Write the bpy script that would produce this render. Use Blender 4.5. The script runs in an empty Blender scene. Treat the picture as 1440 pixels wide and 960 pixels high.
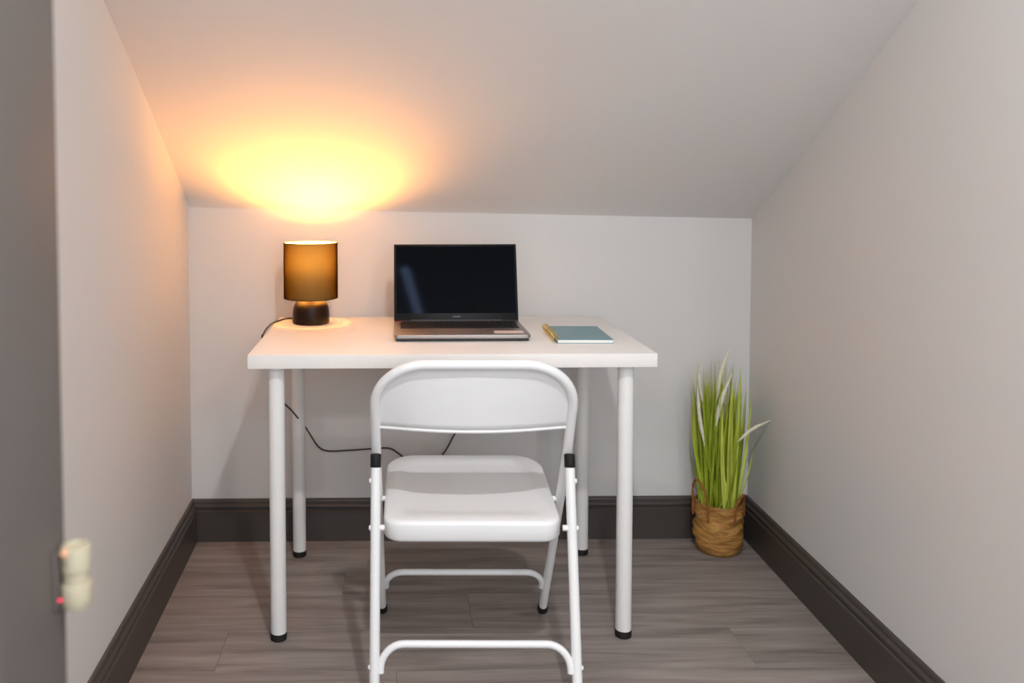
import bpy, bmesh, math, random
from mathutils import Vector, Matrix
random.seed(7)
scene = bpy.context.scene
COL = scene.collection
PI = math.pi

# ------------------------------------------------------------------ camera
# metres; x right, y away from the viewer, z up; desk's front edge is y = 0, its left edge x = 0
F_PX, CX, CY = 1222.327, 568.669, 315.790          # focal length and principal point of the 1440x960 frame
PITCH, YAW, ROLL = 0.0471, 0.0132, 0.0019
EYE = Vector((0.3542, -2.0972, 1.1491))
_cy, _sy, _cp, _sp = math.cos(YAW), math.sin(YAW), math.cos(PITCH), math.sin(PITCH)
_fwd = Vector((_sy*_cp, _cy*_cp, -_sp))
_right = Vector((_cy, -_sy, 0.0))
_down = _fwd.cross(_right)
_cr, _sr = math.cos(ROLL), math.sin(ROLL)
AX_R = _cr*_right + _sr*_down
AX_D = -_sr*_right + _cr*_down
cam_data = bpy.data.cameras.new('camera')
cam = bpy.data.objects.new('camera', cam_data)
COL.objects.link(cam)
m = Matrix.Identity(4)
for i in range(3):
    m[i][0] = AX_R[i]; m[i][1] = -AX_D[i]; m[i][2] = -_fwd[i]; m[i][3] = EYE[i]
cam.matrix_world = m
cam_data.sensor_width = 36.0
cam_data.lens = F_PX/1440*36
cam_data.shift_x = (720-CX)/1440
cam_data.shift_y = (CY-480)/1440
cam_data.clip_start = 0.02
cam_data.dof.use_dof = True
cam_data.dof.focus_distance = 2.2
cam_data.dof.aperture_fstop = 2.0
scene.camera = cam


def px_ray(px, py):
    return ((px-CX)/F_PX)*AX_R + ((py-CY)/F_PX)*AX_D + _fwd


def at_y(px, py, y):
    v = px_ray(px, py); return EYE + v*((y-EYE.y)/v.y)


def at_z(px, py, z):
    v = px_ray(px, py); return EYE + v*((z-EYE.z)/v.z)


# ------------------------------------------------------------------ world, exposure
world = bpy.data.worlds.new('world'); scene.world = world
world.use_nodes = True
world.node_tree.nodes['Background'].inputs[0].default_value = (0.55, 0.7, 1.0, 1)
world.node_tree.nodes['Background'].inputs[1].default_value = 0.6
vs = scene.view_settings
vs.view_transform = 'Standard'; vs.look = 'None'; vs.gamma = 1.0; vs.use_curve_mapping = False
vs.exposure = 0.0
scene.display_settings.display_device = 'sRGB'

# ceiling spots behind the viewer: first and third from shadows, others added as fill (fixture centre, watts)
SPOTS = [((0.62, -1.74), 27.5), ((-0.75, -2.8), 14.0), ((1.5, -3.6), 21.0), ((-0.2, -3.8), 15.0)]
SPOT_COL = (1.0, 0.985, 0.97)
BULB_COL = (1.0, 0.375, 0.055)
BULB_STRENGTH = 770.0
CEIL_Z = 2.34
# daylight added as soft fill through a made-up window in the rear wall, behind the viewer: x0, x1, z0, z1
FILLWIN = (-0.2, 2.2, 0.85, 2.1)
fill_light = bpy.data.lights.new('fill_daylight', 'AREA'); fill_light.shape = 'RECTANGLE'
fill_light.size = FILLWIN[1]-FILLWIN[0]-0.1; fill_light.size_y = FILLWIN[3]-FILLWIN[2]-0.1
fill_light.energy = 42.0; fill_light.color = (0.90, 0.96, 1.0)
fill_light_obj = bpy.data.objects.new('fill_daylight', fill_light); COL.objects.link(fill_light_obj)
fill_light_obj.location = ((FILLWIN[0]+FILLWIN[1])/2, -4.46, (FILLWIN[2]+FILLWIN[3])/2); fill_light_obj.rotation_euler = (math.pi/2, 0, 0)


# ------------------------------------------------------------------ helpers
def srgb(r, g, b):
    def f(c):
        c /= 255.0
        return c/12.92 if c <= 0.04045 else ((c+0.055)/1.055)**2.4
    return (f(r), f(g), f(b), 1.0)


def mat(name, col, rough=0.5, spec=0.5, metal=0.0, noise=None, bump=None):
    """noise = (scale, amount): slight colour variation; bump = (scale, strength, distance)."""
    ma = bpy.data.materials.new(name); ma.use_nodes = True
    nt = ma.node_tree; b = nt.nodes['Principled BSDF']
    b.inputs['Base Color'].default_value = col
    b.inputs['Roughness'].default_value = rough
    b.inputs['Specular IOR Level'].default_value = spec
    b.inputs['Metallic'].default_value = metal
    tc = nt.nodes.new('ShaderNodeTexCoord')
    if noise:
        n = nt.nodes.new('ShaderNodeTexNoise'); n.inputs['Scale'].default_value = noise[0]
        n.inputs['Detail'].default_value = 4
        nt.links.new(tc.outputs['Object'], n.inputs['Vector'])
        r = nt.nodes.new('ShaderNodeValToRGB')
        a = noise[1]
        r.color_ramp.elements[0].position = 0.3; r.color_ramp.elements[1].position = 0.7
        r.color_ramp.elements[0].color = (col[0]*(1-a), col[1]*(1-a), col[2]*(1-a), 1)
        r.color_ramp.elements[1].color = (min(1, col[0]*(1+a)), min(1, col[1]*(1+a)), min(1, col[2]*(1+a)), 1)
        nt.links.new(n.outputs['Fac'], r.inputs['Fac'])
        nt.links.new(r.outputs['Color'], b.inputs['Base Color'])
    if bump:
        n2 = nt.nodes.new('ShaderNodeTexNoise'); n2.inputs['Scale'].default_value = bump[0]
        n2.inputs['Detail'].default_value = 3
        nt.links.new(tc.outputs['Object'], n2.inputs['Vector'])
        bp = nt.nodes.new('ShaderNodeBump'); bp.inputs['Strength'].default_value = bump[1]
        bp.inputs['Distance'].default_value = bump[2]
        nt.links.new(n2.outputs['Fac'], bp.inputs['Height'])
        nt.links.new(bp.outputs['Normal'], b.inputs['Normal'])
    return ma


def emit_mat(name, col, strength):
    ma = bpy.data.materials.new(name); ma.use_nodes = True
    nt = ma.node_tree; nt.nodes.remove(nt.nodes['Principled BSDF'])
    e = nt.nodes.new('ShaderNodeEmission'); e.inputs[0].default_value = (*col, 1); e.inputs[1].default_value = strength
    nt.links.new(e.outputs[0], nt.nodes['Material Output'].inputs[0])
    return ma


def finish(name, bm, material, parent=None, smooth=None, bevel=None):
    """smooth = angle in degrees for smooth shading by angle (None = flat)."""
    bmesh.ops.recalc_face_normals(bm, faces=bm.faces[:])
    me = bpy.data.meshes.new(name); bm.to_mesh(me); bm.free()
    me.materials.append(material)
    if smooth is not None:
        for p in me.polygons: p.use_smooth = True
        me.set_sharp_from_angle(angle=math.radians(smooth))
    o = bpy.data.objects.new(name, me); COL.objects.link(o)
    if parent is not None: o.parent = parent
    return o


def tag(o, label, category, group=None):
    o['label'] = label; o['category'] = category
    if group: o['group'] = group
    return o


def structure(o, label=None):
    o['kind'] = 'structure'
    if label: o['label'] = label
    return o


def thing(name, label, category, loc=(0, 0, 0), rz=0.0, group=None):
    o = bpy.data.objects.new(name, None); COL.objects.link(o)
    o.empty_display_size = 0.05
    o.location = loc; o.rotation_euler = (0, 0, rz)
    return tag(o, label, category, group)


def add_box(bm, x0, x1, y0, y1, z0, z1, bevel=0.0, seg=2):
    vs_ = [bm.verts.new((x, y, z)) for z in (z0, z1) for x, y in ((x0, y0), (x1, y0), (x1, y1), (x0, y1))]
    fs = [bm.faces.new([vs_[i] for i in q]) for q in
          ((0, 3, 2, 1), (4, 5, 6, 7), (0, 1, 5, 4), (1, 2, 6, 5), (2, 3, 7, 6), (3, 0, 4, 7))]
    if bevel:
        es = list({e for f in fs for e in f.edges})
        bmesh.ops.bevel(bm, geom=es, offset=bevel, segments=seg, profile=0.5, affect='EDGES')


def box(name, x0, x1, y0, y1, z0, z1, material, parent=None, bevel=0.0, seg=2):
    bm = bmesh.new(); add_box(bm, x0, x1, y0, y1, z0, z1, bevel, seg)
    return finish(name, bm, material, parent, smooth=40 if bevel else None)


def add_lathe(bm, prof, n=40, cx=0.0, cy=0.0, cap0=True, cap1=True):
    rings = []
    for r, z in prof:
        rings.append([bm.verts.new((cx+r*math.cos(2*PI*k/n), cy+r*math.sin(2*PI*k/n), z)) for k in range(n)])
    for a, b in zip(rings, rings[1:]):
        for k in range(n):
            bm.faces.new((a[k], a[(k+1) % n], b[(k+1) % n], b[k]))
    if cap0: bm.faces.new(rings[0][::-1])
    if cap1: bm.faces.new(rings[-1])


def add_tube(bm, pts, r, n=12, closed=False, caps=True):
    pts = [Vector(p) for p in pts]
    rr = r if isinstance(r, (list, tuple)) else [r]*len(pts)
    N = len(pts); up = None; rings = []
    for i, p in enumerate(pts):
        if closed: t = pts[(i+1) % N]-pts[i-1]
        else: t = pts[min(i+1, N-1)]-pts[max(i-1, 0)]
        t.normalize()
        if up is None:
            up = Vector((0, 0, 1)) if abs(t.z) < 0.9 else Vector((1, 0, 0))
        s = t.cross(up).normalized(); up = s.cross(t).normalized()
        rings.append([bm.verts.new(p+rr[i]*(math.cos(2*PI*k/n)*s+math.sin(2*PI*k/n)*up)) for k in range(n)])
    prs = list(zip(rings, rings[1:])) + ([(rings[-1], rings[0])] if closed else [])
    for a, b in prs:
        for k in range(n):
            bm.faces.new((a[k], a[(k+1) % n], b[(k+1) % n], b[k]))
    if caps and not closed:
        bm.faces.new(rings[0][::-1]); bm.faces.new(rings[-1])


def smooth_path(pts, per=8):
    """Catmull-Rom through the points."""
    P = [Vector(p) for p in pts]; P = [2*P[0]-P[1]] + P + [2*P[-1]-P[-2]]
    out = []
    for i in range(1, len(P)-2):
        a, b, c, d = P[i-1:i+3]
        for k in range(per):
            t = k/per
            out.append(0.5*((2*b)+(c-a)*t+(2*a-5*b+4*c-d)*t*t+(3*b-a-3*c+d)*t**3))
    out.append(P[-2]); return out


def tube(name, pts, r, material, parent=None, n=12, closed=False):
    bm = bmesh.new(); add_tube(bm, pts, r, n, closed)
    return finish(name, bm, material, parent, smooth=50)


def lathe(name, prof, material, parent=None, n=40, cx=0.0, cy=0.0, cap0=True, cap1=True, smooth=35):
    bm = bmesh.new(); add_lathe(bm, prof, n, cx, cy, cap0, cap1)
    return finish(name, bm, material, parent, smooth=smooth)


def copy_tree(o, parent=None):
    c = o.copy(); COL.objects.link(c); c.parent = parent
    for ch in list(o.children): copy_tree(ch, c)
    return c


# ------------------------------------------------------------------ materials
M_WALL = mat('wall_paint', srgb(216, 215, 214), 0.75, 0.25, noise=(1.2, 0.012), bump=(160, 0.06, 0.001))
M_CEIL = mat('ceiling_paint', srgb(234, 233, 232), 0.8, 0.2, noise=(1.0, 0.012), bump=(120, 0.06, 0.001))
M_TRIM = mat('charcoal_trim_paint', srgb(68, 61, 58), 0.42, 0.5, noise=(6, 0.05))
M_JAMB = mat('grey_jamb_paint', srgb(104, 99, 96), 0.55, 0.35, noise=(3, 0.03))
M_FLOORGAP = mat('floor_underlay', srgb(40, 36, 34), 0.9)
M_DESK = mat('white_laminate', srgb(240, 238, 235), 0.38, 0.45, noise=(3, 0.008))
M_LEG = mat('white_powder_coat', srgb(236, 236, 234), 0.4, 0.5)
M_CHAIR = mat('white_enamel_steel', srgb(236, 237, 238), 0.28, 0.5)
M_RUBBER = mat('black_rubber', srgb(22, 20, 19), 0.6, 0.4)
M_BLACKCER = mat('dark_bronze_glaze', srgb(17, 12, 9), 0.33, 0.14)
M_CORD = mat('black_cord', srgb(24, 18, 18), 0.5, 0.4)
M_ALU = mat('grey_aluminium', srgb(150, 142, 138), 0.38, 0.5, metal=0.75)
M_ALUDARK = mat('dark_grey_plastic', srgb(58, 56, 56), 0.5, 0.4)
M_KEY = mat('black_keys', srgb(26, 26, 30), 0.5, 0.4)
M_BEZEL = mat('black_bezel', srgb(14, 14, 16), 0.35, 0.2)
M_SCREEN = mat('black_glass_screen', srgb(4, 7, 13), 0.05, 0.07)
M_STICKER = mat('white_sticker', srgb(225, 205, 200), 0.5)
M_ORANGE = mat('orange_sticker', srgb(230, 80, 40), 0.5)
M_GOLD = mat('gold_metal', srgb(240, 196, 105), 0.3, 0.5, metal=0.75)
M_TEAL = mat('teal_cover', srgb(124, 158, 168), 0.55, 0.3, noise=(30, 0.02))
M_PAPER = mat('white_paper', srgb(238, 236, 232), 0.8, 0.2)
M_CREAM = mat('cream_plastic', srgb(190, 182, 158), 0.45, 0.4)
M_PEACH = mat('peach_button', srgb(225, 175, 140), 0.5, 0.4)
M_WHITEPL = mat('white_plastic', srgb(235, 235, 232), 0.4, 0.5)
M_LED = emit_mat('red_led', (1.0, 0.03, 0.12), 3.0)
M_SOIL = mat('dark_filler', srgb(40, 40, 18), 0.95, 0.1, bump=(200, 0.6, 0.004))


def floor_material():
    ma = bpy.data.materials.new('grey_oak_laminate'); ma.use_nodes = True
    nt = ma.node_tree; L = nt.links.new; b = nt.nodes['Principled BSDF']
    tc = nt.nodes.new('ShaderNodeTexCoord'); oi = nt.nodes.new('ShaderNodeObjectInfo')
    mul = nt.nodes.new('ShaderNodeMath'); mul.operation = 'MULTIPLY'; mul.inputs[1].default_value = 37.0
    L(oi.outputs['Random'], mul.inputs[0])
    comb = nt.nodes.new('ShaderNodeCombineXYZ'); L(mul.outputs[0], comb.inputs[0]); L(mul.outputs[0], comb.inputs[1])
    add = nt.nodes.new('ShaderNodeVectorMath'); add.operation = 'ADD'
    L(tc.outputs['Object'], add.inputs[0]); L(comb.outputs[0], add.inputs[1])
    mp = nt.nodes.new('ShaderNodeMapping'); mp.inputs['Scale'].default_value = (2.2, 26.0, 1.0)
    L(add.outputs[0], mp.inputs['Vector'])
    n1 = nt.nodes.new('ShaderNodeTexNoise'); n1.inputs['Scale'].default_value = 1.0; n1.inputs['Detail'].default_value = 7
    n1.inputs['Roughness'].default_value = 0.6; n1.inputs['Distortion'].default_value = 0.5
    L(mp.outputs[0], n1.inputs['Vector'])
    ramp = nt.nodes.new('ShaderNodeValToRGB')
    e = ramp.color_ramp.elements
    e[0].position = 0.28; e[0].color = srgb(112, 103, 99)
    e[1].position = 0.72; e[1].color = srgb(164, 154, 149)
    k = e.new(0.5); k.color = srgb(145, 134, 129)
    L(n1.outputs['Fac'], ramp.inputs['Fac'])
    # fine dark grain lines
    mp2 = nt.nodes.new('ShaderNodeMapping'); mp2.inputs['Scale'].default_value = (5.0, 160.0, 1.0)
    L(add.outputs[0], mp2.inputs['Vector'])
    n2 = nt.nodes.new('ShaderNodeTexNoise'); n2.inputs['Scale'].default_value = 1.0; n2.inputs['Detail'].default_value = 4
    L(mp2.outputs[0], n2.inputs['Vector'])
    r2 = nt.nodes.new('ShaderNodeValToRGB'); r2.color_ramp.elements[0].position = 0.35; r2.color_ramp.elements[1].position = 0.6
    r2.color_ramp.elements[0].color = (0.90, 0.90, 0.90, 1); r2.color_ramp.elements[1].color = (1, 1, 1, 1)
    L(n2.outputs['Fac'], r2.inputs['Fac'])
    # knots
    vo = nt.nodes.new('ShaderNodeTexVoronoi'); vo.inputs['Scale'].default_value = 1.0
    mp3 = nt.nodes.new('ShaderNodeMapping'); mp3.inputs['Scale'].default_value = (1.6, 5.5, 1.0)
    L(add.outputs[0], mp3.inputs['Vector']); L(mp3.outputs[0], vo.inputs['Vector'])
    r3 = nt.nodes.new('ShaderNodeValToRGB'); r3.color_ramp.elements[0].position = 0.02; r3.color_ramp.elements[1].position = 0.09
    r3.color_ramp.elements[0].color = (0.55, 0.52, 0.5, 1); r3.color_ramp.elements[1].color = (1, 1, 1, 1)
    L(vo.outputs['Distance'], r3.inputs['Fac'])
    m1 = nt.nodes.new('ShaderNodeMixRGB'); m1.blend_type = 'MULTIPLY'; m1.inputs[0].default_value = 1
    L(ramp.outputs[0], m1.inputs[1]); L(r2.outputs[0], m1.inputs[2])
    m2 = nt.nodes.new('ShaderNodeMixRGB'); m2.blend_type = 'MULTIPLY'; m2.inputs[0].default_value = 1
    L(m1.outputs[0], m2.inputs[1]); L(r3.outputs[0], m2.inputs[2])
    hs = nt.nodes.new('ShaderNodeHueSaturation')
    mr = nt.nodes.new('ShaderNodeMapRange'); mr.inputs[3].default_value = 0.95; mr.inputs[4].default_value = 1.04
    L(oi.outputs['Random'], mr.inputs[0]); L(mr.outputs[0], hs.inputs['Value']); L(m2.outputs[0], hs.inputs['Color'])
    L(hs.outputs[0], b.inputs['Base Color'])
    b.inputs['Roughness'].default_value = 0.5; b.inputs['Specular IOR Level'].default_value = 0.35
    bp = nt.nodes.new('ShaderNodeBump'); bp.inputs['Strength'].default_value = 0.12; bp.inputs['Distance'].default_value = 0.001
    L(n2.outputs['Fac'], bp.inputs['Height']); L(bp.outputs['Normal'], b.inputs['Normal'])
    return ma


M_FLOOR = floor_material()

# ------------------------------------------------------------------ the room
Y_BACK = 0.672
def xl(y): return -0.296 + 0.024*(0.67-y)      # left wall's face
def xr(y): return 1.505 - 0.029*(0.67-y)       # right wall's face
Y_REAR, X_MIN, X_MAX = -4.4, -1.6, 2.9
Y_PART0, Y_PART1 = -1.22, -1.05                # partition beside the alcove mouth
X_PART = -0.049

# ceiling height along the slope, left and right edge (surveyed)
PL = [(0.69, 1.055), (0.66, 1.088), (0.62, 1.117), (0.45, 1.216), (0.247, 1.330), (0.02, 1.452), (-0.184, 1.556), (-0.7, 1.83), (-1.65, CEIL_Z)]
PR = [(0.69, 1.025), (0.66, 1.042), (0.405, 1.174), (0.187, 1.294), (-0.231, 1.536), (-0.7, 1.80), (-1.65, CEIL_Z)]
def interp(P, y):
    for (a, za), (b, zb) in zip(P, P[1:]):
        if a >= y >= b: return za+(zb-za)*(a-y)/(a-b)
    return P[-1][1]


def build_room():
    # floor slab and planks
    fl = box('floor', X_MIN, X_MAX, Y_REAR, Y_BACK+0.1, -0.06, -0.009, M_FLOORGAP)
    structure(fl, 'grey-brown wood laminate floor')
    pw, plen, gap = 0.192, 1.29, 0.0003
    y1 = Y_BACK; row = 0; cache = {}
    while y1 > Y_REAR:
        y0 = max(Y_REAR, y1-pw)
        x = X_MIN - [0.15, 0.77, 0.42, 1.05, 0.62, 0.28][row % 6]
        while x < X_MAX:
            a, b = max(x, X_MIN), min(x+plen, X_MAX)
            if b-a > 0.03:
                key = (round(b-a, 3), round(y1-y0, 3))
                if key not in cache:
                    bm = bmesh.new(); w, d = (b-a)/2-gap, (y1-y0)/2-gap
                    add_box(bm, -w, w, -d, d, -0.009, 0.0, 0.0003, 1)
                    o = finish('plank', bm, M_FLOOR, fl); cache[key] = o.data
                else:
                    o = bpy.data.objects.new('plank', cache[key]); COL.objects.link(o); o.parent = fl
                o.location = ((a+b)/2, (y0+y1)/2, 0)
            x += plen
        y1 = y0; row += 1
    # walls
    def slab(name, pts, z0, z1, material, top=None):
        """vertical prism over a plan polygon (counter-clockwise)"""
        bm = bmesh.new()
        lo = [bm.verts.new((x, y, z0)) for x, y in pts]
        hi = [bm.verts.new((x, y, z1 if top is None else top(x, y))) for x, y in pts]
        n = len(pts)
        bm.faces.new(lo[::-1]); bm.faces.new(hi)
        for i in range(n): bm.faces.new((lo[i], lo[(i+1) % n], hi[(i+1) % n], hi[i]))
        return structure(finish(name, bm, material))
    t = 0.1
    slab('wall_back', [(-0.45, Y_BACK), (1.65, Y_BACK), (1.65, Y_BACK+t), (-0.45, Y_BACK+t)], -0.009, 1.2, M_WALL)['label'] = 'low pale grey knee wall under the sloping ceiling'
    slab('wall_left', [(xl(Y_BACK), Y_BACK), (xl(Y_BACK)-t, Y_BACK), (xl(Y_PART1)-t, Y_PART1), (xl(Y_PART1), Y_PART1)], -0.009, CEIL_Z+0.05, M_WALL)['label'] = 'pale grey painted side wall beside the lamp'
    slab('wall_right', [(xr(Y_BACK), Y_BACK), (xr(-1.75), -1.75), (xr(-1.75)+t, -1.75), (xr(Y_BACK)+t, Y_BACK)], -0.009, CEIL_Z+0.05, M_WALL)['label'] = 'pale grey painted side wall beside the potted grass'
    slab('wall_right_return', [(xr(-1.75)+t, -1.75), (X_MAX, -1.75), (X_MAX, -1.65), (xr(-1.75)+t, -1.65)], -0.009, CEIL_Z+0.05, M_WALL)
    d0, d1, e0, e1 = FILLWIN
    bm = bmesh.new()
    add_box(bm, X_MIN, d0, Y_REAR-t, Y_REAR, -0.009, CEIL_Z+0.05); add_box(bm, d1, X_MAX, Y_REAR-t, Y_REAR, -0.009, CEIL_Z+0.05)
    add_box(bm, d0, d1, Y_REAR-t, Y_REAR, -0.009, e0); add_box(bm, d0, d1, Y_REAR-t, Y_REAR, e1, CEIL_Z+0.05)
    structure(finish('wall_rear', bm, M_WALL))
    wn = box('window_fill', d0-0.06, d1+0.06, Y_REAR, Y_REAR+0.12, e0-0.03, e0, M_WHITEPL, None, 0.004)
    structure(wn, 'wide white window added behind the viewer for soft fill light')
    for a, b, c, d in ((d0, d0+0.05, e0, e1), (d1-0.05, d1, e0, e1), (d0, d1, e0, e0+0.05), (d0, d1, e1-0.05, e1), ((d0+d1)/2-0.025, (d0+d1)/2+0.025, e0, e1)):
        box('window_frame', a, b, Y_REAR-0.045, Y_REAR-0.005, c, d, M_WHITEPL, wn)
    slab('wall_side_near', [(X_MIN-t, Y_REAR-t), (X_MIN, Y_REAR-t), (X_MIN, Y_PART1), (X_MIN-t, Y_PART1)], -0.009, CEIL_Z+0.05, M_WALL)
    slab('wall_side_far', [(X_MAX, Y_REAR-t), (X_MAX+t, Y_REAR-t), (X_MAX+t, -1.65), (X_MAX, -1.65)], -0.009, CEIL_Z+0.05, M_WALL)
    # partition with its rounded, grey painted end (the alcove's mouth)
    slab('wall_partition', [(X_MIN, Y_PART0), (X_PART-0.13, Y_PART0), (X_PART-0.13, Y_PART1), (X_MIN, Y_PART1)], -0.009, CEIL_Z+0.05, M_WALL)
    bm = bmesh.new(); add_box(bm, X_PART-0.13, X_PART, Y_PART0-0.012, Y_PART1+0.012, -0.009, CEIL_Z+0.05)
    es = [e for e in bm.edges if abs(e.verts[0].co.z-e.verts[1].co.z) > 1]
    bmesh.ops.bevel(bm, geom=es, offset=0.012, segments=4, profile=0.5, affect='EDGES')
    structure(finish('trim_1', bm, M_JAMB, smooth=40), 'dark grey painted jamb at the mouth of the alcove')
    # ceiling: slope over the alcove, flat beyond
    bm = bmesh.new(); ys = [0.69, 0.675, 0.66, 0.64, 0.62, 0.57, 0.51, 0.45, 0.35, 0.247, 0.13, 0.02, -0.08, -0.184, -0.35, -0.5, -0.7, -1.0, -1.3, -1.65]
    nx = 16; rows = []
    x0, x1 = -0.296, 1.505
    for y in ys:
        zl, zr = interp(PL, y), interp(PR, y)
        rows.append([bm.verts.new((x, y, zl+(zr-zl)*(x-x0)/(x1-x0))) for x in [x0-0.3+(x1-x0+0.6)*k/nx for k in range(nx+1)]])
    for a, b in zip(rows, rows[1:]):
        for k in range(nx): bm.faces.new((a[k], b[k], b[k+1], a[k+1]))
    o = finish('ceiling', bm, M_CEIL, smooth=60)
    structure(o, 'pale grey sloping attic ceiling')
    so = o.modifiers.new('thick', 'SOLIDIFY'); so.thickness = 0.06; so.offset = 1.0
    # flat ceiling of the room behind the viewer
    structure(box('ceiling_flat', X_MIN-0.1, X_MAX+0.1, Y_REAR-0.1, -1.64, CEIL_Z, CEIL_Z+0.06, M_CEIL))
    structure(box('ceiling_flat', X_MIN-0.1, x0-0.28, -1.64, -1.05, CEIL_Z, CEIL_Z+0.06, M_CEIL))
    # narrow roof light in that ceiling: white surround and a bright bluish pane of daylight
    A, B = Vector((0.43, -2.55, 0)), Vector((0.56, -3.47, 0)); d = (B-A).normalized(); n_ = Vector((-d.y, d.x, 0))
    def quad_prism(name, u0, u1, v0, v1, z0_, z1_, material, parent=None):
        bm = bmesh.new(); add_box(bm, u0, u1, v0, v1, z0_, z1_)
        for v in bm.verts:
            p = A+d*v.co.x+n_*v.co.y; v.co = Vector((p.x, p.y, v.co.z))
        return finish(name, bm, material, parent)
    Ln = (B-A).length
    w = quad_prism('window_1', -0.03, Ln+0.03, 0.03, 0.05, CEIL_Z-0.012, CEIL_Z, M_WHITEPL)
    structure(w, 'narrow roof light in the flat ceiling behind the viewer')
    quad_prism('window_frame', -0.03, Ln+0.03, -0.05, -0.03, CEIL_Z-0.012, CEIL_Z, M_WHITEPL, w)
    quad_prism('window_frame', -0.03, 0.0, -0.03, 0.03, CEIL_Z-0.012, CEIL_Z, M_WHITEPL, w)
    quad_prism('window_frame', Ln, Ln+0.03, -0.03, 0.03, CEIL_Z-0.012, CEIL_Z, M_WHITEPL, w)
    quad_prism('pane', 0.0, Ln, -0.03, 0.03, CEIL_Z-0.005, CEIL_Z, emit_mat('roof_daylight', (0.42, 0.58, 1.0), 14.0), w)
    # skirting boards: moulded profile (distance from the wall, height)
    prof = [(0.0, 0.0), (0.0185, 0.0), (0.0185, 0.099), (0.0165, 0.1015), (0.0125, 0.1035), (0.0125, 0.107), (0.0155, 0.1095), (0.0165, 0.113), (0.0155, 0.117),
            (0.011, 0.120), (0.009, 0.1225), (0.0095, 0.126), (0.0085, 0.130), (0.006, 0.1335), (0.0, 0.1355)]
    def skirting(name, A, B, label, ma=0, mb=0):
        A, B = Vector((*A, 0)), Vector((*B, 0)); d = (B-A).normalized(); nrm = Vector((-d.y, d.x, 0))
        bm = bmesh.new(); ra, rb = [], []
        for o_, z in prof:
            ra.append(bm.verts.new(A+nrm*o_+d*o_*ma+Vector((0, 0, z)))); rb.append(bm.verts.new(B+nrm*o_-d*o_*mb+Vector((0, 0, z))))
        n = len(prof)
        for i in range(n): bm.faces.new((ra[i], ra[(i+1) % n], rb[(i+1) % n], rb[i]))
        bm.faces.new(ra); bm.faces.new(rb[::-1])
        structure(finish(name, bm, M_TRIM, smooth=25), label)
    skirting('baseboard_back', (xr(Y_BACK), Y_BACK), (xl(Y_BACK), Y_BACK), 'charcoal moulded skirting along the knee wall', 1, 1)
    skirting('baseboard_left', (xl(Y_BACK), Y_BACK), (xl(Y_PART1), Y_PART1), 'charcoal moulded skirting along the wall beside the lamp', 1, 0)
    skirting('baseboard_right', (xr(-1.75), -1.75), (xr(Y_BACK), Y_BACK), 'charcoal moulded skirting along the wall beside the potted grass', 0, 1)


build_room()


def build_ceiling_spots():
    glow = emit_mat('spot_glow', SPOT_COL, 6.0)
    for i, ((x, y), w) in enumerate(SPOTS):
        t_ = thing('ceiling_spotlight', 'small round white ceiling spotlight, lit', 'ceiling light', (x, y, CEIL_Z), 0, 'ceiling spotlights of the room')
        lathe('bezel', [(0.042, -0.002), (0.044, -0.006), (0.048, -0.007), (0.052, -0.004), (0.053, 0.0)], M_WHITEPL, t_, 32, cap0=False, cap1=False)
        lathe('lens', [(0.0005, -0.0015), (0.042, -0.0015), (0.042, -0.0005)], glow, t_, 32, cap1=True)
        ld = bpy.data.lights.new('spot_lamp', 'AREA'); ld.shape = 'DISK'; ld.size = 0.07
        ld.energy = w; ld.color = SPOT_COL
        lo = bpy.data.objects.new('spot_lamp', ld); COL.objects.link(lo); lo.parent = t_; lo.location = (0, 0, -0.012)


build_ceiling_spots()

# ------------------------------------------------------------------ desk
DESK_Z, DESK_T = 0.734, 0.034


def build_desk():
    d = thing('desk', 'white rectangular desk on four round white legs with black feet', 'desk', (0, 0, 0))
    box('table_top', 0, 1, 0, 0.6, DESK_Z-DESK_T, DESK_Z, M_DESK, d, 0.0015, 2)
    first = None
    for x, y in ((0.063, 0.054), (0.937, 0.054), (0.063, 0.546), (0.937, 0.546)):
        if first is None:
            first = lathe('leg', [(0.0195, 0.018), (0.02, 0.020), (0.02, 0.688), (0.0215, 0.690), (0.0215, 0.694), (0.034, 0.696), (0.035, 0.6995)], M_LEG, d, 32)
            ft = lathe('foot', [(0.0175, 0.0), (0.0205, 0.003), (0.0208, 0.016), (0.0195, 0.0195)], M_RUBBER, first, 32)
            ft['label'] = 'black plastic foot'
            lg = first
        else:
            lg = copy_tree(first, d)
        lg.location = (x, y, 0)


build_desk()


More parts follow.
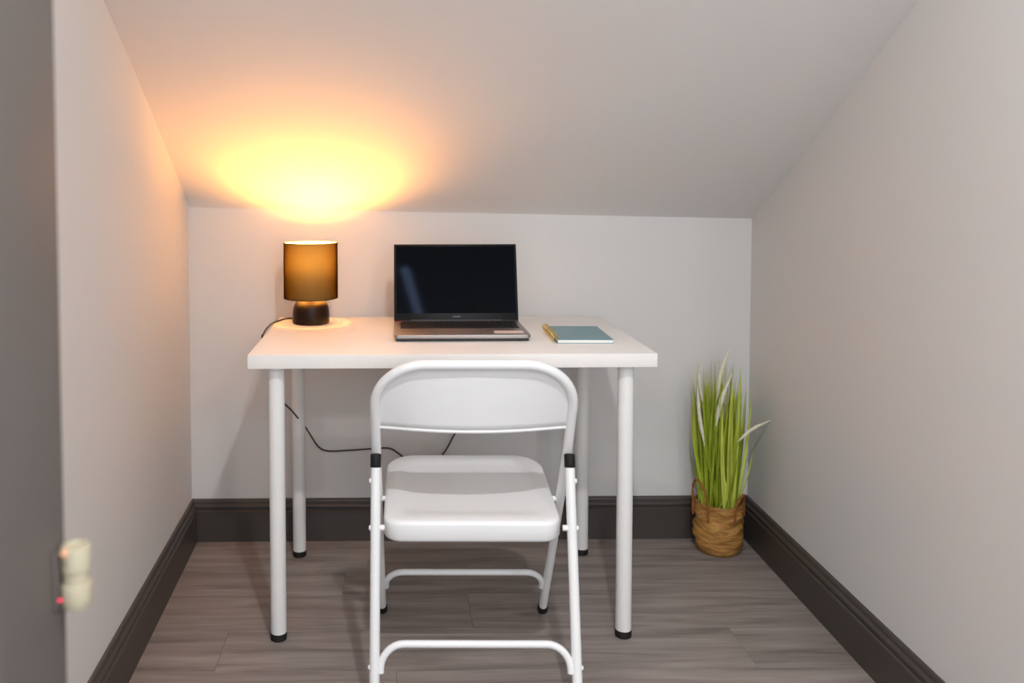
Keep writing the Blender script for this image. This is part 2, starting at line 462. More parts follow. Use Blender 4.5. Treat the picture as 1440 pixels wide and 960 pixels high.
# ------------------------------------------------------------------ folding chair
def build_chair():
    c = thing('folding_chair', 'white steel folding chair pushed up to the desk', 'chair', (0.534, 0, 0), -0.021)
    hw, r = 0.215, 0.011
    FOOT = Vector((0, 0.18, 0.014)); K = Vector((0, -0.167, 0.545)); TOP = Vector((0, -0.280, 0.767))
    up = (TOP-K).normalized(); Ltop = (TOP-K).length
    R = 0.112
    # main frame: from one front foot over the backrest to the other
    pts = []
    half = [Vector((hw, FOOT.y, FOOT.z))]
    for k in range(1, 8): half.append(Vector((hw, 0, 0)) + FOOT.lerp(K, k/8*0.97))
    kk = [FOOT.lerp(K, 0.97), K, K+up*0.03]
    for k in range(1, 5):
        t = k/5; half.append(Vector((hw, 0, 0)) + (1-t)**2*kk[0]+2*t*(1-t)*kk[1]+t*t*kk[2])
    half.append(Vector((hw, 0, 0))+K+up*0.03)
    half.append(Vector((hw, 0, 0))+K+up*((Ltop-R)*0.6))
    for k in range(0, 13):
        a = PI/2*k/12
        half.append(Vector((hw-R+R*math.cos(a), 0, 0)) + K + up*(Ltop-R+R*math.sin(a)))
    pts = half + [Vector((hw-R-(hw-R)*0.66, 0, 0))+TOP] + [Vector((0, 0, 0))+TOP] + [Vector((-p.x, p.y, p.z)) for p in ([Vector(((hw-R)*0.34, 0, 0))+TOP]+half[::-1])]
    tube('frame_tube', pts, r, M_CHAIR, c, 16)
    for s in (1, -1):
        d_ = (FOOT-K).normalized()
        f0 = Vector((s*hw, FOOT.y, FOOT.z))
        tube('rubber_foot', [f0-d_*0.012, f0-d_*0.010, f0+d_*0.008, f0+d_*0.0125], [0.0118, 0.0135, 0.014, 0.0115], M_RUBBER, c, 16)
    # backrest: pressed sheet within the frame, hollow towards the sitter
    s0 = 0.077; NU, NV = 36, 14
    bm = bmesh.new(); grid = []
    def halfw(s):
        a = s-(Ltop-R)
        if a <= 0: return hw
        a = min(a, R*0.9999)
        return hw-R+math.sqrt(R*R-a*a)
    for j in range(NV+1):
        v = j/NV; s = s0+(Ltop-s0-0.004)*(1-(1-v)**1.5); row = []
        w = halfw(s)-0.004
        for i in range(NU+1):
            u = -1+2*i/NU
            u = math.sin(u*PI/2)*0.35+u*0.65
            bul = 0.036*(1-abs(u)**2.0)*(1-v)**1.35
            base = K+up*s
            row.append(bm.verts.new((u*w, base.y+0.007*(1-abs(u)**6)-bul, base.z-0.003*(1-u*u)*(1-v))))
        grid.append(row)
    for a, b in zip(grid, grid[1:]):
        for i in range(NU): bm.faces.new((a[i], a[i+1], b[i+1], b[i]))
    edge = [v.co.copy() for v in grid[0]]
    o = finish('backrest', bm, M_CHAIR, c, smooth=60)
    so = o.modifiers.new('thick', 'SOLIDIFY'); so.thickness = 0.0018; so.offset = 0
    tube('rolled_edge', [p+Vector((0, 0.001, -0.001)) for p in edge], 0.0042, M_CHAIR, o, 10)
    # seat: dished panel with a turned-down rim; rear edge is the near one
    T = Matrix.Translation((0, -0.025, 0.4195)) @ Matrix.Rotation(math.atan2(0.036, 0.372), 4, 'X')
    hx, hy = 0.199, 0.187
    def outline(n=14):
        P = []
        for (sx, sy, rad, a0) in ((1, -1, 0.04, -PI/2), (1, 1, 0.075, 0), (-1, 1, 0.075, PI/2), (-1, -1, 0.04, PI)):
            for k in range(n+1):
                a = a0+PI/2*k/n
                P.append((sx*(hx-rad)+rad*math.cos(a), sy*(hy-rad)+rad*math.sin(a)))
        Q = []
        for i, p in enumerate(P):
            q = P[(i+1) % len(P)]
            Q.append(p)
            dd = math.hypot(q[0]-p[0], q[1]-p[1])
            if dd > 0.05:
                for k in range(1, 10): Q.append((p[0]+(q[0]-p[0])*k/10, p[1]+(q[1]-p[1])*k/10))
        return Q
    O = outline(); bm = bmesh.new(); rings = []
    def ring(inset, z, dish=0.0):
        fx, fy = (hx-inset)/hx, (hy-inset)/hy
        return [bm.verts.new(T @ Vector((x*fx, y*fy, z))) for x, y in O]
    prof = [(0.008, -0.0500), (0.003, -0.0475), (0.0, -0.0415), (0.0, -0.009), (0.0015, -0.0045), (0.005, -0.0012), (0.010, 0.0), (0.030, 0.0), (0.040, -0.0008), (0.052, -0.0035), (0.066, -0.0052), (0.10, -0.0062), (0.14, -0.0065), (0.17, -0.0066)]
    for ins, z in prof: rings.append(ring(ins, z))
    for a, b in zip(rings, rings[1:]):
        n = len(a)
        for k in range(n): bm.faces.new((a[k], a[(k+1) % n], b[(k+1) % n], b[k]))
    bm.faces.new(rings[-1])
    seat = finish('seat', bm, M_CHAIR, c, smooth=50)
    so = seat.modifiers.new('thick', 'SOLIDIFY'); so.thickness = 0.0015; so.offset = -1
    # rear legs
    LT, LF = Vector((0, -0.193, 0.549)), Vector((0, -0.322, 0.014))
    ld = (LF-LT).normalized()
    for s in (1, -1):
        X = Vector((s*hw, 0, 0))
        lg = tube('rear_leg', [X+LT+ld*0.004, X+LT.lerp(LF, 0.3), X+LT.lerp(LF, 0.6), X+LF], r, M_CHAIR, c, 16)
        cap = tube('leg_cap', [X+LT-ld*0.0005, X+LT+ld*0.0015, X+LT+ld*0.0275, X+LT+ld*0.029], [0.0095, 0.0122, 0.0122, 0.0112], M_RUBBER, lg, 16)
        cap['label'] = 'black plastic cap on the leg top'
        tube('rubber_foot', [X+LF-ld*0.012, X+LF-ld*0.010, X+LF+ld*0.008, X+LF+ld*0.0125], [0.0118, 0.0135, 0.014, 0.0115], M_RUBBER, lg, 16)
        # rivets and pivot pins
        for tt, inn in ((0.105, 0.0), (0.285, 0.03)):
            p = X+LT.lerp(LF, tt)
            tube('rivet', [p+Vector((s*0.0145, 0, 0)), p+Vector((s*0.0135, 0, 0)), p+Vector((s*0.010, 0, 0))], [0.003, 0.0055, 0.006], M_CHAIR, lg, 10)
        p = X+LT.lerp(LF, 0.285)
        tube('pivot_pin', [p-Vector((s*0.008, 0, 0)), p-Vector((s*0.020, 0, 0))], 0.0065, M_CHAIR, lg, 12)
        pf = X+FOOT.lerp(K, (0.405-FOOT.z)/(K.z-FOOT.z))
        tube('pivot_pin', [pf-Vector((s*0.008, 0, 0)), pf-Vector((s*0.020, 0, 0))], 0.0065, M_CHAIR, c, 12)
        p = X+LT.lerp(LF, 0.80)
        for q in (1, -1):
            tube('rivet', [p+Vector((q*0.0140, 0, 0)), p+Vector((q*0.0130, 0, 0)), p+Vector((q*0.009, 0, 0))], [0.0025, 0.0045, 0.005], M_CHAIR, lg, 10)
    # spreader bars
    def spreader(A, B, zbar, zend, rad, inset):
        def onl(z): t = (z-A.z)/(B.z-A.z); return A.lerp(B, t)
        h = hw-inset; P = []
        half_ = [(h, zend), (h, (zend+zbar-rad)/2)]
        for k in range(0, 9):
            a = PI/2*k/8; half_.append((h-rad+rad*math.cos(a), zbar-rad+rad*math.sin(a)))
        full = half_ + [(0.0, zbar)] + [(-x, z) for x, z in half_[::-1]]
        P = [onl(z)+Vector((x, 0, 0)) for x, z in full]
        tube('spreader_bar', P, 0.0079, M_CHAIR, c, 12)
    spreader(LT, LF, 0.166, 0.110, 0.050, 0.0125)
    spreader(K, FOOT, 0.152, 0.098, 0.046, 0.0125)


build_chair()


# ------------------------------------------------------------------ table lamp
def build_lamp():
    lx, ly, z0 = 0.109, 0.487, DESK_Z
    t = thing('table_lamp', 'lit table lamp with amber drum shade and dark domed base', 'lamp', (lx, ly, z0))
    lathe('base', [(0.052, 0.0), (0.0545, 0.002), (0.0553, 0.008), (0.0553, 0.018), (0.0545, 0.035), (0.0525, 0.048), (0.0485, 0.058), (0.0415, 0.066), (0.030, 0.0705), (0.012, 0.072)], M_BLACKCER, t, 48)
    st = lathe('stem', [(0.010, 0.071), (0.010, 0.138), (0.020, 0.140), (0.0275, 0.149), (0.0290, 0.168), (0.0278, 0.168), (0.0265, 0.150), (0.012, 0.143)], M_WHITEPL, t, 24)  # top flares into an added cup that blocks the bulb's direct light downwards
    bz = 0.186
    pr = []
    for k in range(0, 17):
        a = -PI/2+0.5+(PI-0.5)*k/16
        pr.append((max(0.0006, 0.025*math.cos(a)), bz+0.025*math.sin(a)))
    lathe('bulb', [(0.010, 0.1435)]+pr, emit_mat('bulb_glow', BULB_COL, BULB_STRENGTH), t, 24)
    # shade: white lining glowing from within, wrapped in a smoky brown film that thickens to the eye at a slant
    ml = bpy.data.materials.new('white_shade_lining'); ml.use_nodes = True
    nt = ml.node_tree; nt.nodes.remove(nt.nodes['Principled BSDF']); L = nt.links.new
    tc = nt.nodes.new('ShaderNodeTexCoord'); nz = nt.nodes.new('ShaderNodeTexNoise'); nz.inputs['Scale'].default_value = 420
    mp = nt.nodes.new('ShaderNodeMapping'); mp.inputs['Scale'].default_value = (1, 1, 0.15); L(tc.outputs['Object'], mp.inputs[0]); L(mp.outputs[0], nz.inputs['Vector'])
    rp = nt.nodes.new('ShaderNodeValToRGB'); rp.color_ramp.elements[0].color = (0.0170, 0.0195, 0.0210, 1); rp.color_ramp.elements[1].color = (0.0200, 0.0230, 0.0245, 1)
    L(nz.outputs['Fac'], rp.inputs[0])
    df = nt.nodes.new('ShaderNodeBsdfDiffuse'); df.inputs[0].default_value = (0.90, 0.88, 0.84, 1)
    tr = nt.nodes.new('ShaderNodeBsdfTranslucent'); L(rp.outputs[0], tr.inputs[0])
    ad = nt.nodes.new('ShaderNodeAddShader'); L(df.outputs[0], ad.inputs[0]); L(tr.outputs[0], ad.inputs[1])
    L(ad.outputs[0], nt.nodes['Material Output'].inputs[0])
    ma = bpy.data.materials.new('smoky_brown_film'); ma.use_nodes = True
    nt = ma.node_tree; nt.nodes.remove(nt.nodes['Principled BSDF']); L = nt.links.new
    tp = nt.nodes.new('ShaderNodeBsdfTransparent'); df = nt.nodes.new('ShaderNodeBsdfDiffuse'); df.inputs[0].default_value = (0.10, 0.06, 0.035, 1)
    mx = nt.nodes.new('ShaderNodeMixShader'); mx.inputs[0].default_value = 0.05
    L(tp.outputs[0], mx.inputs[1]); L(df.outputs[0], mx.inputs[2]); L(mx.outputs[0], nt.nodes['Material Output'].inputs['Surface'])
    va = nt.nodes.new('ShaderNodeVolumeAbsorption'); va.inputs['Color'].default_value = (0.66, 0.54, 0.28, 1); va.inputs['Density'].default_value = 1650
    L(va.outputs[0], nt.nodes['Material Output'].inputs['Volume'])
    rs, sz0, sz1 = 0.0802, 0.0765, 0.2405
    sh = lathe('shade', [(rs, sz0), (rs, sz1), (rs-0.0012, sz1), (rs-0.0012, sz0), (rs, sz0)], ma, t, 96, cap0=False, cap1=False, smooth=30)
    bmw = bmesh.new(); bmw.from_mesh(sh.data); bmesh.ops.remove_doubles(bmw, verts=bmw.verts[:], dist=1e-6)
    bmesh.ops.recalc_face_normals(bmw, faces=bmw.faces[:]); bmw.to_mesh(sh.data); bmw.free()
    lathe('lining', [(rs-0.0017, sz0), (rs-0.0017, sz1)], ml, sh, 96, cap0=False, cap1=False, smooth=60)['label'] = 'white lining'
    M_RIM = mat('dark_shade_trim', srgb(38, 24, 14), 0.6)
    for z in (sz0, sz1):
        tube('rim', [((rs-0.0006)*math.cos(2*PI*k/72), (rs-0.0006)*math.sin(2*PI*k/72), z) for k in range(72)], 0.0015, M_RIM, sh, 8, True)
    for k in range(3):
        a = 2*PI*k/3+0.4
        tube('spider_wire', [(0.016*math.cos(a), 0.016*math.sin(a), 0.1395), ((rs-0.003)*math.cos(a), (rs-0.003)*math.sin(a), sz0+0.03)], 0.0011, M_WHITEPL, sh, 6)
    # cord: off the back of the base, over the desk's left edge, down behind to the wall
    O = Vector((lx, ly, z0))
    zc = DESK_Z+0.0026
    P = [Vector((lx-0.03, ly+0.044, DESK_Z+0.006)), at_z(405, 447.5, zc), at_z(394, 450.2, zc), at_z(383, 454.5, zc), at_z(375, 462, zc), at_z(369.5, 471, zc)]
    P += [Vector((-0.003, 0.262, DESK_Z+0.001)), Vector((-0.0045, 0.275, DESK_Z-0.018)), Vector((0.0, 0.30, 0.680)), at_y(388, 548, 0.36), at_y(400, 567, 0.42), at_y(410, 577, 0.47), at_y(429, 600, 0.585), at_y(440, 617, 0.61), at_y(449, 629, 0.63), at_y(462, 634, 0.64), at_y(490, 633, 0.645), at_y(520, 631, 0.65), at_y(546, 630, 0.655), at_y(560, 637, 0.657), at_y(580, 652, 0.66), at_y(606, 656, 0.66), at_y(626, 634, 0.655), at_y(641, 607, 0.645), at_y(652, 592, 0.635)]
    tube('power_cord', [p-O for p in smooth_path(P, 6)], 0.0026, M_CORD, t, 8)
    E_ = at_y(655, 586, 0.635)
    box('plug', E_.x-0.024-O.x, E_.x+0.024-O.x, 0.622-O.y, 0.660-O.y, E_.z-0.024-O.z, E_.z+0.02-O.z, M_CORD, t, 0.006, 2)
    s = thing('wall_socket', 'white wall socket behind the folding chair backrest', 'socket', (E_.x, Y_BACK, E_.z))
    box('plate', -0.073, 0.073, -0.0095, 0.0, -0.043, 0.043, M_WHITEPL, s, 0.003, 2)
    for k in (-1, 1): box('rocker_switch', k*0.02-0.006, k*0.02+0.006, -0.013, -0.009, 0.026, 0.04, M_WHITEPL, s, 0.001, 1)


build_lamp()


# ------------------------------------------------------------------ laptop
def build_laptop():
    w, dp, th = 0.3595, 0.236, 0.0155
    t = thing('laptop', 'open grey laptop with a dark blank screen on the desk', 'laptop', (0.5365, 0.166, DESK_Z), 0.0)
    zb = 0.003
    bm = bmesh.new(); add_box(bm, -w/2, w/2, 0, dp, zb+0.006, zb+th)
    es = [e for e in bm.edges if abs(e.verts[0].co.z-e.verts[1].co.z) > 0.005]
    bmesh.ops.bevel(bm, geom=es, offset=0.010, segments=5, profile=0.5, affect='EDGES')
    es = [e for e in bm.edges if e.verts[0].co.z > zb+th-1e-4 and e.verts[1].co.z > zb+th-1e-4]
    bmesh.ops.bevel(bm, geom=es, offset=0.0012, segments=2, profile=0.5, affect='EDGES')
    base = finish('base', bm, M_ALU, t, smooth=40)
    bm = bmesh.new(); add_box(bm, -w/2+0.004, w/2-0.004, 0.004, dp-0.004, zb-0.001, zb+0.0058, 0.0025, 2)
    finish('underside', bm, M_ALUDARK, base, smooth=40)
    for x in (-1, 1):
        for y in (0.02, dp-0.02):
            lathe('rubber_foot', [(0.006, 0.0), (0.0065, zb)], M_RUBBER, base, 12, cx=x*(w/2-0.03), cy=y)
    zt = zb+th
    # keyboard well and keys
    box('keyboard_well', -w/2+0.018, w/2-0.014, 0.103, 0.213, zt-0.0002, zt+0.0004, M_KEY, base)
    bm = bmesh.new()
    rows_ = [(0.105, 14), (0.1235, 14), (0.142, 14), (0.1605, 14), (0.179, 14), (0.1975, 16)]
    xk0, xk1 = -w/2+0.020, w/2-0.090
    for ry, n in rows_:
        kw = (xk1-xk0)/n
        k = 0
        while k < n:
            span = 5 if (ry == 0.105 and k == 4) else 1
            add_box(bm, xk0+k*kw+0.001, xk0+(k+span)*kw-0.001, ry, ry+0.0158, zt, zt+0.0016, 0.0004, 1)
            k += span
        for q in range(4):
            a = xk1+0.004+q*0.0178
            add_box(bm, a+0.001, a+0.0168, ry, ry+0.0158, zt, zt+0.0016, 0.0004, 1)
    ks = finish('keys', bm, M_KEY, base); ks['kind'] = 'stuff'
    box('touchpad', -0.062, 0.046, 0.018, 0.092, zt-0.0002, zt+0.0003, mat('touchpad_grey', srgb(120, 110, 110), 0.35, 0.4), base, 0.0001, 1)
    box('sticker', 0.088, 0.166, 0.022, 0.062, zt, zt+0.0004, M_STICKER, base)['label'] = 'pale rectangular sticker'
    box('sticker', -0.172, -0.155, 0.212, 0.217, zt, zt+0.0016, M_ORANGE, base)['label'] = 'small orange mark beside the keys'
    box('sticker', -0.172, -0.165, 0.068, 0.073, zt, zt+0.0004, M_ALUDARK, base)
    # lid
    lean = math.radians(15.5)
    lid = bpy.data.objects.new('lid', None)
    hz, hy = zt+0.001, dp-0.012
    LH = 0.2265
    Tm = Matrix.Translation((0, hy, hz)) @ Matrix.Rotation(-lean, 4, 'X')
    def lidbox(name, x0, x1, y0, y1, z0, z1, material, parent, bevel=0.0):
        bm = bmesh.new(); add_box(bm, x0, x1, y0, y1, z0, z1, bevel, 2); bmesh.ops.transform(bm, matrix=Tm, verts=bm.verts[:])
        return finish(name, bm, material, parent, smooth=40 if bevel else None)
    bpy.data.objects.remove(lid)
    lid = lidbox('lid', -w/2, w/2, 0.0015, 0.0075, 0.0, LH, M_ALUDARK, t, 0.002)
    lidbox('bezel', -w/2+0.0008, w/2-0.0008, 0.0, 0.0025, 0.003, LH-0.0008, M_BEZEL, lid, 0.0008)
    lidbox('screen', -w/2+0.0075, w/2-0.0075, -0.0004, 0.001, 0.0225, LH-0.0075, M_SCREEN, lid)
    lm = mat('pale_logo_print', srgb(150, 152, 158), 0.5)
    bm = bmesh.new()
    for k in range(9):
        x = -0.0105+k*0.0026
        add_box(bm, x, x+0.0018, -0.0003, 0.0002, 0.0118, 0.0134 if k % 3 else 0.0142)
    bmesh.ops.transform(bm, matrix=Tm, verts=bm.verts[:]); finish('maker_mark', bm, lm, lid)
    tube('hinge_bar', [(-0.13, hy+0.004, hz+0.001), (0.13, hy+0.004, hz+0.001)], 0.0045, M_ALUDARK, t, 12)


build_laptop()


# ------------------------------------------------------------------ notebook
def build_notebook():
    A, B = at_z(783, 477.2, 0.7445), at_z(766, 458, 0.7445)
    ang = math.atan2(-(B.x-A.x), B.y-A.y)
    nt_ = thing('notebook', 'teal covered notebook with gold spiral binding on the desk', 'notebook', (A.x, A.y, DESK_Z), ang)
    wd, ht = 0.147, 0.214
    pages = box('pages', 0.004, wd-0.001, 0.001, ht-0.001, 0.0018, 0.0088, M_PAPER, nt_)
    box('back_cover', 0, wd, 0, ht, 0.0, 0.0017, M_TEAL, nt_, 0.0004, 1)
    box('front_cover', 0, wd, 0, ht, 0.0089, 0.0105, M_TEAL, nt_, 0.0004, 1)
    me = None
    for k in range(10):
        if me is None:
            bm = bmesh.new(); add_tube(bm, [(0.0085*math.cos(2*PI*q/20), 0, 0.0085*math.sin(2*PI*q/20)) for q in range(20)], 0.0013, 6, True)
            o = finish('ring', bm, M_GOLD, nt_, smooth=60); me = o.data
        else:
            o = bpy.data.objects.new('ring', me); COL.objects.link(o); o.parent = nt_
        o.location = (0.0, 0.012+k*(ht-0.024)/9, 0.0100); o.rotation_euler = (0, 0, 0.25)


build_notebook()


# ------------------------------------------------------------------ potted grass
def build_plant():
    px_, py_ = 1.371, 0.566
    t = thing('potted_grass', 'artificial green grass with pale plumes in a brown woven basket', 'plant', (px_, py_, 0))
    ma = bpy.data.materials.new('brown_woven_seagrass'); ma.use_nodes = True
    nt = ma.node_tree; L = nt.links.new; b = nt.nodes['Principled BSDF']
    tc = nt.nodes.new('ShaderNodeTexCoord')
    mp = nt.nodes.new('ShaderNodeMapping'); mp.inputs['Scale'].default_value = (14, 14, 60); L(tc.outputs['Object'], mp.inputs['Vector'])
    wv = nt.nodes.new('ShaderNodeTexNoise'); wv.inputs['Scale'].default_value = 1.0; wv.inputs['Detail'].default_value = 5; wv.inputs['Distortion'].default_value = 1.2
    L(mp.outputs[0], wv.inputs['Vector'])
    rp = nt.nodes.new('ShaderNodeValToRGB'); rp.color_ramp.elements[0].position = 0.3; rp.color_ramp.elements[1].position = 0.72
    rp.color_ramp.elements[0].color = srgb(138, 92, 38); rp.color_ramp.elements[1].color = srgb(196, 146, 76)
    L(wv.outputs['Fac'], rp.inputs[0]); L(rp.outputs[0], b.inputs['Base Color']); b.inputs['Roughness'].default_value = 0.7
    bp = nt.nodes.new('ShaderNodeBump'); bp.inputs['Strength'].default_value = 1.0; bp.inputs['Distance'].default_value = 0.010
    L(wv.outputs['Fac'], bp.inputs['Height']); L(bp.outputs[0], b.inputs['Normal'])
    rnd = random.Random(3)
    # crumpled two-tier basket
    prof = [(0.050, 0.0), (0.060, 0.002), (0.066, 0.010), (0.0705, 0.028), (0.0718, 0.040), (0.0725, 0.050), (0.0738, 0.060), (0.0740, 0.070), (0.0745, 0.083), (0.0715, 0.092), (0.0685, 0.097), (0.0695, 0.103), (0.0715, 0.115), (0.0722, 0.122), (0.0705, 0.130), (0.0725, 0.138), (0.0708, 0.146), (0.0722, 0.157), (0.0705, 0.159), (0.0680, 0.156), (0.066, 0.135)]
    bm = bmesh.new(); n = 64; rings = []
    for i, (r, z) in enumerate(prof):
        rg = []
        for k in range(n):
            a = 2*PI*k/n
            d_ = 0.0028*math.sin(3*a+z*90)+0.0022*math.sin(5*a-z*160+1)+0.0014*math.sin(11*a+z*240)
            f = min(1, z/0.02)
            zz = z+(0.0032*math.sin(2*a+1.0)+0.002*math.sin(5*a))*(1 if 0.06 < z < 0.11 else (0.6 if z >= 0.11 else 0))
            rr = r+d_*f
            rg.append(bm.verts.new((rr*math.cos(a), rr*math.sin(a), zz)))
        rings.append(rg)
    for a_, b_ in zip(rings, rings[1:]):
        for k in range(n): bm.faces.new((a_[k], a_[(k+1) % n], b_[(k+1) % n], b_[k]))
    bm.faces.new(rings[0][::-1])
    bk = finish('basket', bm, ma, t, smooth=70)
    lathe('filler', [(0.0665, 0.136), (0.045, 0.142), (0.0006, 0.146)], M_SOIL, t, 32, cap0=True, cap1=False)
    # braided handles: strap ends sewn down the band, loop standing above the rim
    M_ROPE = mat('russet_braid', srgb(150, 92, 52), 0.8, 0.2, noise=(220, 0.35), bump=(400, 0.5, 0.002))
    def handle(a0, a1, lift, lean):
        P = []
        def pol(a, r, z): return Vector((r*math.cos(a), r*math.sin(a), z))
        am = (a0+a1)/2
        P = [pol(a0, 0.0755, 0.110), pol(a0, 0.0765, 0.130), pol(a0, 0.0765, 0.152), pol(a0*0.75+am*0.25, 0.076+lean*0.6, 0.160+lift*0.62), pol(am, 0.076+lean, 0.160+lift), pol(a1*0.75+am*0.25, 0.076+lean*0.6, 0.160+lift*0.62), pol(a1, 0.0765, 0.152), pol(a1, 0.0765, 0.130), pol(a1, 0.0755, 0.110)]
        C = smooth_path(P, 8); bm = bmesh.new()
        for ph in (0, PI):
            S = []
            for i, p in enumerate(C):
                tng = (C[min(i+1, len(C)-1)]-C[max(i-1, 0)]).normalized()
                s_ = tng.cross(Vector((math.cos(am), math.sin(am), 0.01))).normalized(); u_ = s_.cross(tng)
                an = ph+i*0.75
                S.append(p+0.0019*(math.cos(an)*s_+math.sin(an)*u_))
            add_tube(bm, S, 0.0023, 7)
        finish('handle', bm, M_ROPE, bk, smooth=60)
    handle(math.radians(168), math.radians(226), 0.072, 0.004)
    handle(math.radians(-72), math.radians(-8), 0.030, -0.002)
    # blades
    greens = [mat('grass_green_%s' % nme, c_, 0.5, 0.35, noise=(9, 0.18)) for nme, c_ in (('lime', srgb(192, 204, 84)), ('mid', srgb(168, 184, 56)), ('deep', srgb(140, 156, 38)))]
    for g in greens:
        bs = g.node_tree.nodes['Principled BSDF']; bs.inputs['Subsurface Weight'].default_value = 0.0
    def blade(base, tip, bend, wdt, m_):
        bm = bmesh.new(); N = 10; prev = None
        ax = (tip-base); side = Vector((-ax.y, ax.x, 0))
        rot = rnd.uniform(0, PI); side = Vector((math.cos(rot), math.sin(rot), 0))
        nrm = ax.normalized().cross(side).normalized()
        for i in range(N+1):
            f = i/N
            p = base.lerp(tip, f)+bend*math.sin(PI*f*0.5)*f*(1-f)*2.0
            w = wdt*(0.75+0.5*math.sin(PI*min(1, f*1.1)))*(1-f**3.5)+0.0004
            row = [bm.verts.new(p-side*w/2+nrm*w*0.18), bm.verts.new(p), bm.verts.new(p+side*w/2+nrm*w*0.18)]
            if prev:
                for k in range(2): bm.faces.new((prev[k], prev[k+1], row[k+1], row[k]))
            prev = row
        finish('leaf', bm, m_, t, smooth=60)
    for i in range(150):
        a = rnd.uniform(0, 2*PI); rb = 0.056*math.sqrt(rnd.random())
        base = Vector((rb*math.cos(a), rb*math.sin(a), 0.138))
        a2 = a+rnd.gauss(0, 0.35); sp = rb*rnd.uniform(1.0, 1.7)+rnd.uniform(0, 0.008)
        h = rnd.uniform(0.46, 0.605) if rnd.random() < 0.74 else rnd.uniform(0.24, 0.44)
        tip = Vector((sp*math.cos(a2), sp*math.sin(a2), h))
        tip.x = max(-0.1, min(tip.x, 0.085)); tip.y = min(tip.y, 0.072)
        bend = Vector((rnd.gauss(0, 0.012), rnd.gauss(0, 0.012), 0))
        blade(base, tip, bend, rnd.uniform(0.006, 0.0105), greens[min(2, int(rnd.random()*3))])
    # a few stray blades that the photograph shows leaning right
    blade(Vector((0.045, -0.03, 0.14)), Vector((0.093, -0.03, 0.335)), Vector((0.02, 0, 0)), 0.005, greens[0])
    blade(Vector((0.01, -0.05, 0.14)), Vector((0.044, -0.055, 0.38)), Vector((0.01, 0, 0)), 0.005, greens[0])
    blade(Vector((-0.02, -0.05, 0.14)), Vector((0.03, -0.058, 0.27)), Vector((0.01, 0, 0)), 0.006, greens[0])
    # plumes on thin stalks
    M_PLUME = mat('pale_plume', srgb(226, 223, 200), 0.8, 0.2, noise=(140, 0.12), bump=(500, 0.6, 0.002))
    def plume(p0, p1, p2, rad):
        """stalk foot p0 (local), spike from p1 to p2 with a slight curve"""
        mid = p1.lerp(p2, 0.5)+Vector((-0.006, 0, 0.006))
        tube('stalk', smooth_path([p0, p0.lerp(p1, 0.5)+Vector((0.004, 0, 0)), p1], 6), 0.0013, greens[1], t, 6)
        C = smooth_path([p1, mid, p2], 14); N = len(C)-1
        R_ = [rad*(0.25+0.75*math.sin(PI*min(1, (i/N)*0.85+0.13))**0.7)*(1-(i/N)**4*0.75)*min(1, 0.25+3.5*i/N)*rnd.uniform(0.86, 1.14) for i in range(N+1)]
        bm = bmesh.new(); add_tube(bm, C, R_, 10)
        # bristles
        for k in range(150):
            f = rnd.random(); i = min(N-1, int(f*N)); c_ = C[i]; tg = (C[i+1]-C[i]).normalized()
            d_ = Vector((rnd.gauss(0, 1), rnd.gauss(0, 1), rnd.gauss(0, 1))); d_ = (d_-tg*d_.dot(tg)).normalized()
            o_ = c_+d_*R_[i]*0.9; q_ = o_+(d_*0.5+tg).normalized()*rnd.uniform(0.004, 0.008)
            s_ = tg.cross(d_)*0.0005
            bm.faces.new((bm.verts.new(o_-s_), bm.verts.new(o_+s_), bm.verts.new(q_)))
        finish('plume', bm, M_PLUME, t, smooth=60)
    def loc(px, py, y): p = at_y(px, py, y); return Vector((p.x-px_, p.y-py_, p.z))
    yy = 0.53
    plume(Vector((0.0, -0.03, 0.14)), loc(1008, 563, 0.545), loc(1027, 486, 0.545), 0.0066)
    plume(Vector((0.0, -0.04, 0.14)), loc(1006, 602, yy-0.02), loc(1030, 524, yy-0.02), 0.0070)
    plume(Vector((-0.02, -0.03, 0.14)), loc(991, 627, yy-0.02), loc(981, 540, yy-0.02), 0.0060)
    plume(Vector((-0.03, -0.02, 0.14)), loc(988, 565, yy), loc(984, 512, yy), 0.0044)
    plume(Vector((0.02, -0.04, 0.14)), loc(1036, 622, 0.50), loc(1085, 590, 0.50), 0.0056)


build_plant()


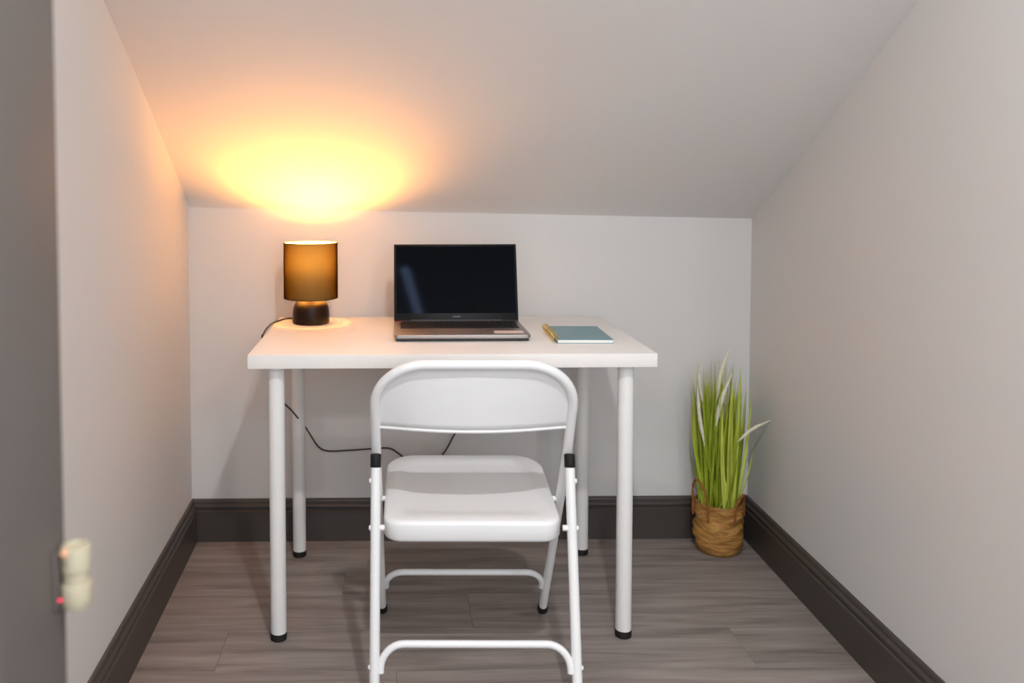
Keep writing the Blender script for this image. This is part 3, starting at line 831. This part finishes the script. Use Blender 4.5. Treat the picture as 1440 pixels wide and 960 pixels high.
# ------------------------------------------------------------------ plug-in air freshener on the jamb
def build_freshener():
    yv = -1.062
    p = at_y(96, 853, yv)
    zb = at_y(110, 853, yv).z; zt = at_y(110, 765, yv).z; H = zt-zb
    t = thing('air_freshener', 'cream plug-in air freshener with a tiny red light on the grey jamb', 'air freshener', (X_PART, yv, zb))
    def ob(name, prof, n, sx, sy, cx, material, parent):
        bm = bmesh.new(); add_lathe(bm, prof, n)
        for v in bm.verts: v.co = Vector((cx+v.co.x*sx, v.co.y*sy, v.co.z))
        return finish(name, bm, material, parent, smooth=45)
    r = 0.0175
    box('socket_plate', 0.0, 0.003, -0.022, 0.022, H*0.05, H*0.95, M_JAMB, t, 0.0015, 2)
    body = ob('body', [(r*0.55, 0), (r*0.85, H*0.02), (r*0.97, H*0.08), (r, H*0.18), (r*1.02, H*0.36), (r*0.98, H*0.395), (r*0.86, H*0.40)], 32, 1.0, 1.0, 0.0195, M_CREAM, t)
    ob('neck', [(r*0.87, H*0.39), (r*0.87, H*0.62)], 32, 1.0, 1.0, 0.0195, M_CREAM, t)
    hd = ob('head', [(r*0.86, H*0.60), (r*0.97, H*0.62), (r*0.97, H*0.97), (r*0.92, H*0.995), (r*0.72, H), (r*0.66, H*0.96)], 32, 1.0, 1.0, 0.0195, M_CREAM, t)
    bm = bmesh.new(); bmesh.ops.create_uvsphere(bm, u_segments=16, v_segments=10, radius=0.0062)
    bmesh.ops.transform(bm, matrix=Matrix.Translation((0.0115, -0.0135, H*0.93)), verts=bm.verts[:])
    finish('button', bm, M_PEACH, hd, smooth=60)['label'] = 'peach coloured round button'
    box('slot', 0.0120, 0.0134, -0.0175, -0.012, H*0.74, H*0.80, M_ALUDARK, hd)
    bm = bmesh.new(); bmesh.ops.create_uvsphere(bm, u_segments=12, v_segments=8, radius=0.0017)
    bmesh.ops.transform(bm, matrix=Matrix.Translation((0.0042, -0.0135, H*0.19)), verts=bm.verts[:])
    finish('indicator_light', bm, M_LED, body, smooth=60)['label'] = 'tiny glowing red indicator'


build_freshener()
